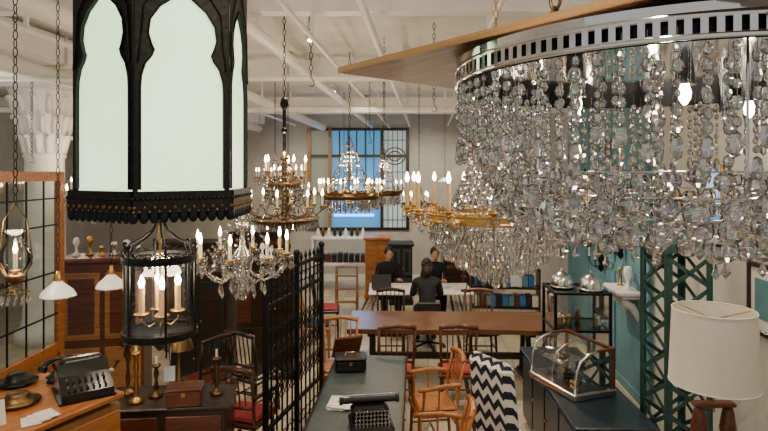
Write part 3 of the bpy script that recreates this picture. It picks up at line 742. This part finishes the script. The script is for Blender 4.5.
for i,(x,y,r_) in enumerate(((-2.51,3.83,.13),(-2.29,3.50,.13))):
    m=M();m.lathe([(r_*.5,0),(r_*.95,.015),(r_,.022),(r_*.6,.018),(r_*.5,.06),(r_*.4,.075),(.01,.08)],(0,0,0),'darkbrass' if i else 'blackmetal',28);m.done('metal_dish',(x,y,1.25))
m=M()
for k in range(3):m.box((k*.03-.05,k*.03,.004+k*.005),(.10,.14,.004),'paper',RZ(.4+k*.15))
m.done('price_cards',(-2.0,3.26,1.25),.2)
m=M();m.box((0,0,.07),(.12,.004,.14),'paper',RX(-.25));m.box((0,.035,.06),(.1,.004,.13),'paper',RX(.3));m.done('folded_sign',(-2.22,3.18,1.25),.9)
# sideboard + candlesticks etc
m=M();m.box((0,0,.885),(1.0,.5,.03),'darkwood',bev=.008);m.box((0,0,.48),(.94,.46,.78),'darkwood')
for x in(-.24,.24):m.box((x,-.235,.5),(.42,.015,.66),'mahog',bev=.005);m.sph((x*.3,-.25,.5),.013,'brass')
for x in(-1,1):
    for y in(-1,1):m.cyl((x*.43,y*.2,.1),(x*.43,y*.2,0),.03,'darkwood',.02)
m.done('dark_sideboard',(-1.72,4.5,0),.1)
def cstick(x,y,z,h,mt='darkbrass'):
    m=M();m.lathe([(.055,0),(.058,.012),(.03,.03),(.012,.05),(.02,h*.3),(.010,h*.5),(.022,h*.7),(.012,h*.85),(.035,h*.93),(.038,h*.96),(.014,h)],(0,0,0),mt,18);m.cyl((0,0,h),(0,0,h+.06),.01,'ivory');m.done('brass_candlestick',(x,y,z))
cstick(-1.94,4.38,.9,.40,'brass');cstick(-1.83,4.5,.9,.26);cstick(-1.36,4.55,.9,.3);cstick(-2.08,4.55,.9,.42)
m=M();m.box((0,0,.06),(.26,.18,.12),'mahog',bev=.01);m.box((0,0,.13),(.27,.19,.025),'mahog',bev=.01);m.box((0,-.095,.1),(.03,.006,.03),'brass');m.done('wooden_box',(-1.55,4.36,.9),.2)
m=M();m.lathe([(.09,0),(.09,.02),(.02,.05),(.012,.35),(.02,.4)],(0,0,0),'darkbrass',20);m.lathe([(.12,.34),(.09,.42),(.04,.46),(.03,.47)],(0,0,0),'darkbrass',24,True,False);m.done('table_lamp',(-1.7,4.64,.9))
# cabinets behind
def vases(m,z,L,n,mats):
    for k in range(n):
        xx=-L/2+.05+k*(L-.1)/(n-1);h=random.uniform(.1,.3);r_=random.uniform(.03,.05)
        m.lathe([(r_,.0),(r_,h*.1),(r_*.35,h*.25),(r_*.3,h*.5),(r_*.9,h*.7),(r_*.7,h*.9),(r_*.3,h)],(xx,random.uniform(-.03,.03),z),random.choice(mats),14)
def cab(name,x,y,w,d,h,mt,pan,rz=0,glass=False,vs=None):
    m=M();m.box((0,0,h-.03),(w+.08,d+.06,.06),mt,bev=.015);m.box((0,0,h/2),(w,d,h-.1),mt);m.box((0,0,.05),(w+.04,d+.03,.1),mt,bev=.01)
    for s_ in(-1,1):
        m.box((s_*w/4,-d/2-.008,h*.7),(w/2-.05,.02,h*.42),pan,bev=.006);m.box((s_*w/4,-d/2-.012,h*.7),(w/2-.15,.02,h*.42-.12),'glassgreen' if glass else mt,bev=.006)
        m.box((s_*w/4,-d/2-.008,h*.27),(w/2-.05,.02,h*.34),pan,bev=.006);m.sph((s_*.04,-d/2-.03,h*.6),.014,'brass');m.sph((s_*.04,-d/2-.03,h*.3),.014,'brass')
    if vs:vases(m,h,w-.1,vs[0],vs[1])
    m.done(name,(x,y,0),rz)
cab('wooden_cabinet',-3.15,6.4,.85,.45,1.75,'mahog','oak',.2,False,(6,('brass','white','darkbrass','silver')));cab('dark_armoire',-2.25,7.0,.7,.45,1.5,'darkwood','black',0,False,(5,('brass','white','teal','silver')));cab('dark_armoire',-1.45,7.5,.55,.45,1.55,'darkwood','darkwood',0,False,(4,('brass','milk','darkbrass')))
cab('wooden_cabinet',-4.6,5.8,.9,.5,1.5,'mahog','oak');cab('wooden_cabinet',-.15,12.2,.5,.5,1.3,'orange','oak');cab('filing_cabinet',.35,11.6,.45,.5,1.25,'black','leather')
cab('dark_armoire',-3.4,9.8,1.0,.5,1.5,'darkwood','mahog');cab('wooden_cabinet',1.75,12.6,.9,.5,1.35,'walnut','darkwood',0,False,(6,('brass','white','teal','black')));cab('dark_armoire',-2.1,9.6,.9,.5,1.7,'darkwood','mahog')
m=M();m.box((0,0,1.2),(1.3,.5,.05),'white',bev=.01);m.box((0,.0,.62),(1.2,.42,.06),'white')
for x in(-.6,.6):m.box((x,0,.6),(.05,.48,1.2),'white')
for k in range(9):
    x=-.52+k*.13;m.lathe([(.03,0),(.045,.06),(.03,.14),(.015,.2)],(x,random.uniform(-.1,.1),1.225),random.choice(('black','darkbrass','bluebox','white')),12);m.box((x,0,.75),(.1,.3,random.uniform(.12,.25)),random.choice(('black','mahog','navy','white')))
m.done('display_counter',(-1.0,12.8,0))
m=M()
for s_ in(-1,1):
    m.box((s_*.2,-.14,.42),(.04,.03,.88),'oak',RX(-.18));m.box((s_*.2,.16,.42),(.03,.03,.86),'oak',RX(.2))
for k in range(3):m.box((0,-.2+k*.05,.22+k*.24),(.4,.1,.025),'oak')
m.box((0,0,.86),(.44,.16,.03),'oak');m.done('step_ladder',(-.72,10.9,0))
m=M();m.box((0,0,.98),(1.2,.35,.03),'darkwood')
for z in(.3,.65):m.box((0,0,z),(1.16,.33,.02),'darkwood')
for s_ in(-1,1):m.box((s_*.59,0,.5),(.03,.35,1.0),'darkwood')
for z in(.31,.66,.995):
    x=-.54
    while x<.5:
        w_=random.uniform(.04,.12);m.box((x+w_/2,0,z+.11),(w_*.9,.22,random.uniform(.16,.22)),random.choice(('redseat','bluebox','white','mahog','teal','black')));x+=w_
m.done('bookshelf',(2.15,10.0,0),-.1)
# work desk & people
m=M();m.box((0,0,.735),(1.7,.85,.03),'white',bev=.006)
for x in(-1,1):
    for y in(-1,1):m.cyl((x*.8,y*.36,0),(x*.8,y*.36,.72),.02,'silver')
m.done('work_desk',(.6,9.42,0))
m=M()
for k in range(12):m.box((random.uniform(-.35,.4),random.uniform(-.12,.15),.002+k*.002),(.21,.3,.002),'paper',RZ(random.uniform(-.6,.6)))
m.done('scattered_papers',(.72,9.50,.751))
m=M();m.box((0,0,.01),(.33,.23,.015),'silver',bev=.004);m.box((0,.14,.12),(.33,.01,.22),'black',RX(-.25));m.done('laptop',(-.03,9.25,.752),.1)
m=M();m.lathe([(.09,0),(.085,.02),(.015,.04)],(0,0,0),'black',16);m.cyl((0,0,.03),(.05,0,.3),.008,'black');m.cyl((.05,0,.3),(-.04,0,.45),.008,'black');m.lathe([(.08,.38),(.03,.46),(.02,.48)],(-.05,0,0),'black',16);m.done('desk_lamp',(1.34,9.15,.751))
def skin(name,pts,edges,rad,mat,parent,sub=2):
    me=bpy.data.meshes.new(name);me.from_pydata(pts,edges,[]);o=bpy.data.objects.new(name,me);bpy.context.collection.objects.link(o)
    o.modifiers.new('Skin','SKIN')
    for i,r_ in enumerate(rad):
        rr_=r_ if isinstance(r_,tuple) else (r_,r_)
        me.skin_vertices[0].data[i].radius=rr_;me.skin_vertices[0].data[i].use_root=(i==0)
    s_=o.modifiers.new('Sub','SUBSURF');s_.levels=sub;s_.render_levels=sub;o.modifiers['Skin'].use_smooth_shade=True
    me.materials.append(MATS[mat]);o.parent=parent
def person(name,loc,rz,lean=.1,headtilt=.3,hairlong=True):
    e=bpy.data.objects.new(name,None);bpy.context.collection.objects.link(e);e.location=loc;e.rotation_euler=(0,0,rz)
    L=lean
    P=[(0,0,.55),(0,.03,.68),(0,.08+L*.4,.85),(0,.1+L,1.0),(0,.11+L,1.09),
       (.17,.09+L,.99),(.23,.14+L,.77),(.16,.36+L,.80),
       (-.17,.09+L,.99),(-.23,.14+L,.77),(-.14,.36+L,.80),
       (.10,.02,.53),(.13,.42,.53),(.13,.40,.10),(-.10,.02,.53),(-.13,.42,.53),(-.13,.40,.10)]
    E=[(0,1),(1,2),(2,3),(3,4),(3,5),(5,6),(6,7),(3,8),(8,9),(9,10),(0,11),(11,12),(12,13),(0,14),(14,15),(15,16)]
    Rd=[(.15,.12),(.13,.105),(.15,.11),(.13,.10),.055,.065,.05,.034,.065,.05,.034,.095,.075,.05,.095,.075,.05]
    skin('clothed_body',P,E,Rd,'cloth',e)
    for s_,w in((1,P[7]),(-1,P[10])):
        x,y,z=w
        skin('hand_palm_%s'%('r' if s_>0 else 'l'),[(x,y-.01,z),(x,y+.05,z-.005),(x,y+.085,z-.01)],[(0,1),(1,2)],[(.024,.018),(.036,.016),(.036,.012)],'skin',e,1)
        for j,(dx,ln) in enumerate(((-.03,.07),(-.01,.08),(.01,.075),(.03,.06))):
            skin('finger_%d'%(j+1),[(x+dx,y+.075,z-.008),(x+dx*1.1,y+.075+ln*.5,z-.004),(x+dx*1.15,y+.075+ln*.95,z-.025)],[(0,1),(1,2)],[.009,.0085,.007],'skin',e,1)
        skin('thumb',[(x-s_*.025,y+.02,z),(x-s_*.05,y+.055,z-.01),(x-s_*.052,y+.085,z-.015)],[(0,1),(1,2)],[.012,.010,.008],'skin',e,1)
    for s_ in(-1,1):
        skin('shoe',[(s_*.13,.37,.05),(s_*.13,.47,.04),(s_*.13,.56,.03)],[(0,1),(1,2)],[.05,.045,.03],'black',e,1)
    m=M();hc=Vector((0,.13+L,1.22));m.xf=Matrix.Translation(hc)@Matrix.Rotation(-headtilt,4,'X')
    m.cyl((0,-.02,-.15),(0,0,-.05),.05,'skin',.048,12)
    vs=[];fs=[];rg=12;sg=16
    for k in range(rg+1):
        ph=-pi/2+pi*k/rg;z=.12*math.sin(ph);
        for i in range(sg):
            a=2*pi*i/sg;rx=.076*math.cos(ph);ry=.095*math.cos(ph)
            if z<0: rx*=1-.9*(z*z)/.0144*.35
            x=rx*math.cos(a);y=ry*math.sin(a)
            if z<-.05 and math.sin(a)>.3: y+=.012
            if abs(z+.0)<.02 and math.sin(a)>.7: y-=.006
            vs.append((x,y,z))
    for k in range(rg):
        for i in range(sg):j=(i+1)%sg;fs.append((k*sg+i,k*sg+j,(k+1)*sg+j,(k+1)*sg+i))
    m.add(vs,fs,'skin',True)
    m.sph((0,.1,-.03),(.012,.02,.025),'skin');
    for s_ in(-1,1):
        m.sph((s_*.03,.083,.0),(.012,.008,.008),'white');m.sph((s_*.03,.09,.0),(.005,.004,.005),'black');m.sph((s_*.077,0,-.01),(.01,.02,.03),'skin')
        m.box((s_*.03,.09,.022),(.03,.006,.005),'hair')
    m.box((0,.094,-.065),(.04,.008,.01),'redseat',bev=.003)
    m.sph((0,-.018,.025),(.088,.1,.108),'hair',16,10);m.sph((0,-.1,.06),(.045,.04,.045),'hair')
    if hairlong:m.sph((0,-.06,-.06),(.075,.055,.11),'hair',12,8)
    m.done('head',parent=e)
person('seated_woman',(.67,8.62,0),0,.04,.3)
person('seated_person',(.92,10.32,0),pi,.05,.35,False)
person('seated_person',(.05,10.35,0),pi+.2,.05,.3,False)
def stool(x,y,rz):
    m=M();m.box((0,0,.40),(.44,.42,.06),'black',bev=.02);m.cyl((0,0,.37),(0,0,.1),.025,'blackmetal')
    for k in range(5):
        a=2*pi*k/5;m.cyl((0,0,.1),(.25*math.cos(a),.25*math.sin(a),.06),.016,'blackmetal');m.sph((.25*math.cos(a),.25*math.sin(a),.03),.03,'black')
    m.cyl((0,-.2,.4),(0,-.24,.6),.014,'blackmetal');m.box((0,-.25,.66),(.36,.04,.2),'black',bev=.015);m.done('office_chair',(x,y,0),rz)
stool(.67,8.58,0);stool(.92,10.36,pi);stool(.05,10.39,pi+.2)
# ornate column left
m=M();m.lathe([(.42,0),(.42,.2),(.34,.25),(.31,.4),(.28,2.9),(.31,2.95),(.29,3.0)],(0,0,0),'white',28)
m.lathe([(.29,3.0),(.32,3.3),(.42,3.7),(.50,3.95),(.52,4.0)],(0,0,0),'white',28);m.box((0,0,4.1),(1.1,1.1,.2),'white')
for T,zz in enumerate((3.15,3.45,3.75)):
    for k in range(14):
        a=2*pi*(k+.5*T)/14;c,s_=math.cos(a),math.sin(a);q=.28+.07*T
        m.tube([(c*q,s_*q,zz-.15),(c*(q+.02),s_*(q+.02),zz),(c*(q+.06),s_*(q+.06),zz+.12),(c*(q+.11),s_*(q+.11),zz+.12),(c*(q+.10),s_*(q+.10),zz+.07)],[.03,.045,.035,.02,.008],'white',8)
m.done('ornate_column',(-5.45,9.0,0))
# pendants left
def pendant(x,y,z,r=.1):
    m=M();m.lathe([(r,0),(r*.85,.03),(r*.4,.07),(.02,.09)],(0,0,0),'milk',28,True,False);m.lathe([(r,0),(r*1.05,-.006),(r*.98,-.008)],(0,0,0),'silver',28,True,False)
    m.lathe([(.02,.085),(.03,.1),(.012,.13),(.01,.15)],(0,0,0),'brass',14);m.sph((0,0,.03),.025,'bulb');m.chain(0,0,.15,CH-z,'blackmetal',.045,.01,.0025);m.done('glass_pendant_lamp',(x,y,z))
pendant(-1.98,3.4,1.95);pendant(-1.90,3.9,1.90,.10);pendant(-.75,10.5,2.3,.14);pendant(-2.6,9.0,2.6,.14);pendant(1.25,11.5,2.5,.14)
m=M();m.lathe([(.05,0),(.085,.06),(.08,.14),(.045,.2),(.055,.26)],(0,0,0),'glass',20,True,False);m.lathe([(.02,-.05),(.05,-.02),(.055,0),(.02,.01)],(0,0,0),'darkbrass',16);m.candle((0,0,.03),.1,.012)
for s_ in(-1,1):m.tube([(s_*.05,0,0),(s_*.1,0,.1),(s_*.07,0,.32),(0,0,.42)],.004,'darkbrass')
m.ring((0,0,-.1),.07,.004,'darkbrass',20)
for k in range(12):
    a=2*pi*k/12;m.prism((.07*math.cos(a),.07*math.sin(a),-.1),.009,.07);m.cyl((.07*math.cos(a),.07*math.sin(a),-.1),(0,0,-.04),.001,'brass',seg=3)
m.chain(0,0,.42,CH-2.1,'iron',.05);m.done('hurricane_lantern',(-2.14,3.25,2.1));plight('hurricane_glow',(-2.14,3.25,2.36),5)
arm_chand('crystal_chandelier',(-3.1,6.0,2.35),.3,6)
for i,(x,y,z) in enumerate(((-1.5,4.0,3.2),(-.2,7.8,3.1),(.5,5.6,3.3),(-2.2,6.8,3.0),(1.4,8.5,3.0),(-3.9,6.2,2.8),(-.6,4.6,3.4),(.0,6.2,3.2))):
    m=M();m.chain(0,0,.08,CH-z,'iron',.05);m.tube([(0,0,.08),(.02,0,.05),(.03,0,.02),(.01,0,0),(-.02,0,.01)],.004,'iron');m.done('hanging_chain',(x,y,z))
# lights
plight('back_cool',(-.6,13.2,2.4),22,(.4,.65,1),.3)
plight('leftfill',(-4.8,6,3.0),70,(1,.92,.8),.4)
W=bpy.data.worlds.new('World');bpy.context.scene.world=W;W.use_nodes=True
bg=W.node_tree.nodes['Background'];bg.inputs[0].default_value=(.97,.94,.88,1);bg.inputs[1].default_value=.48
# camera
cd=bpy.data.cameras.new('camera');cam=bpy.data.objects.new('camera',cd);bpy.context.collection.objects.link(cam)
cam.location=(0,0,2.7);cam.rotation_euler=(pi/2,0,0);cd.lens=26.25;cd.sensor_width=36;cd.shift_y=-43.5/768
cd.clip_start=.05;bpy.context.scene.camera=cam
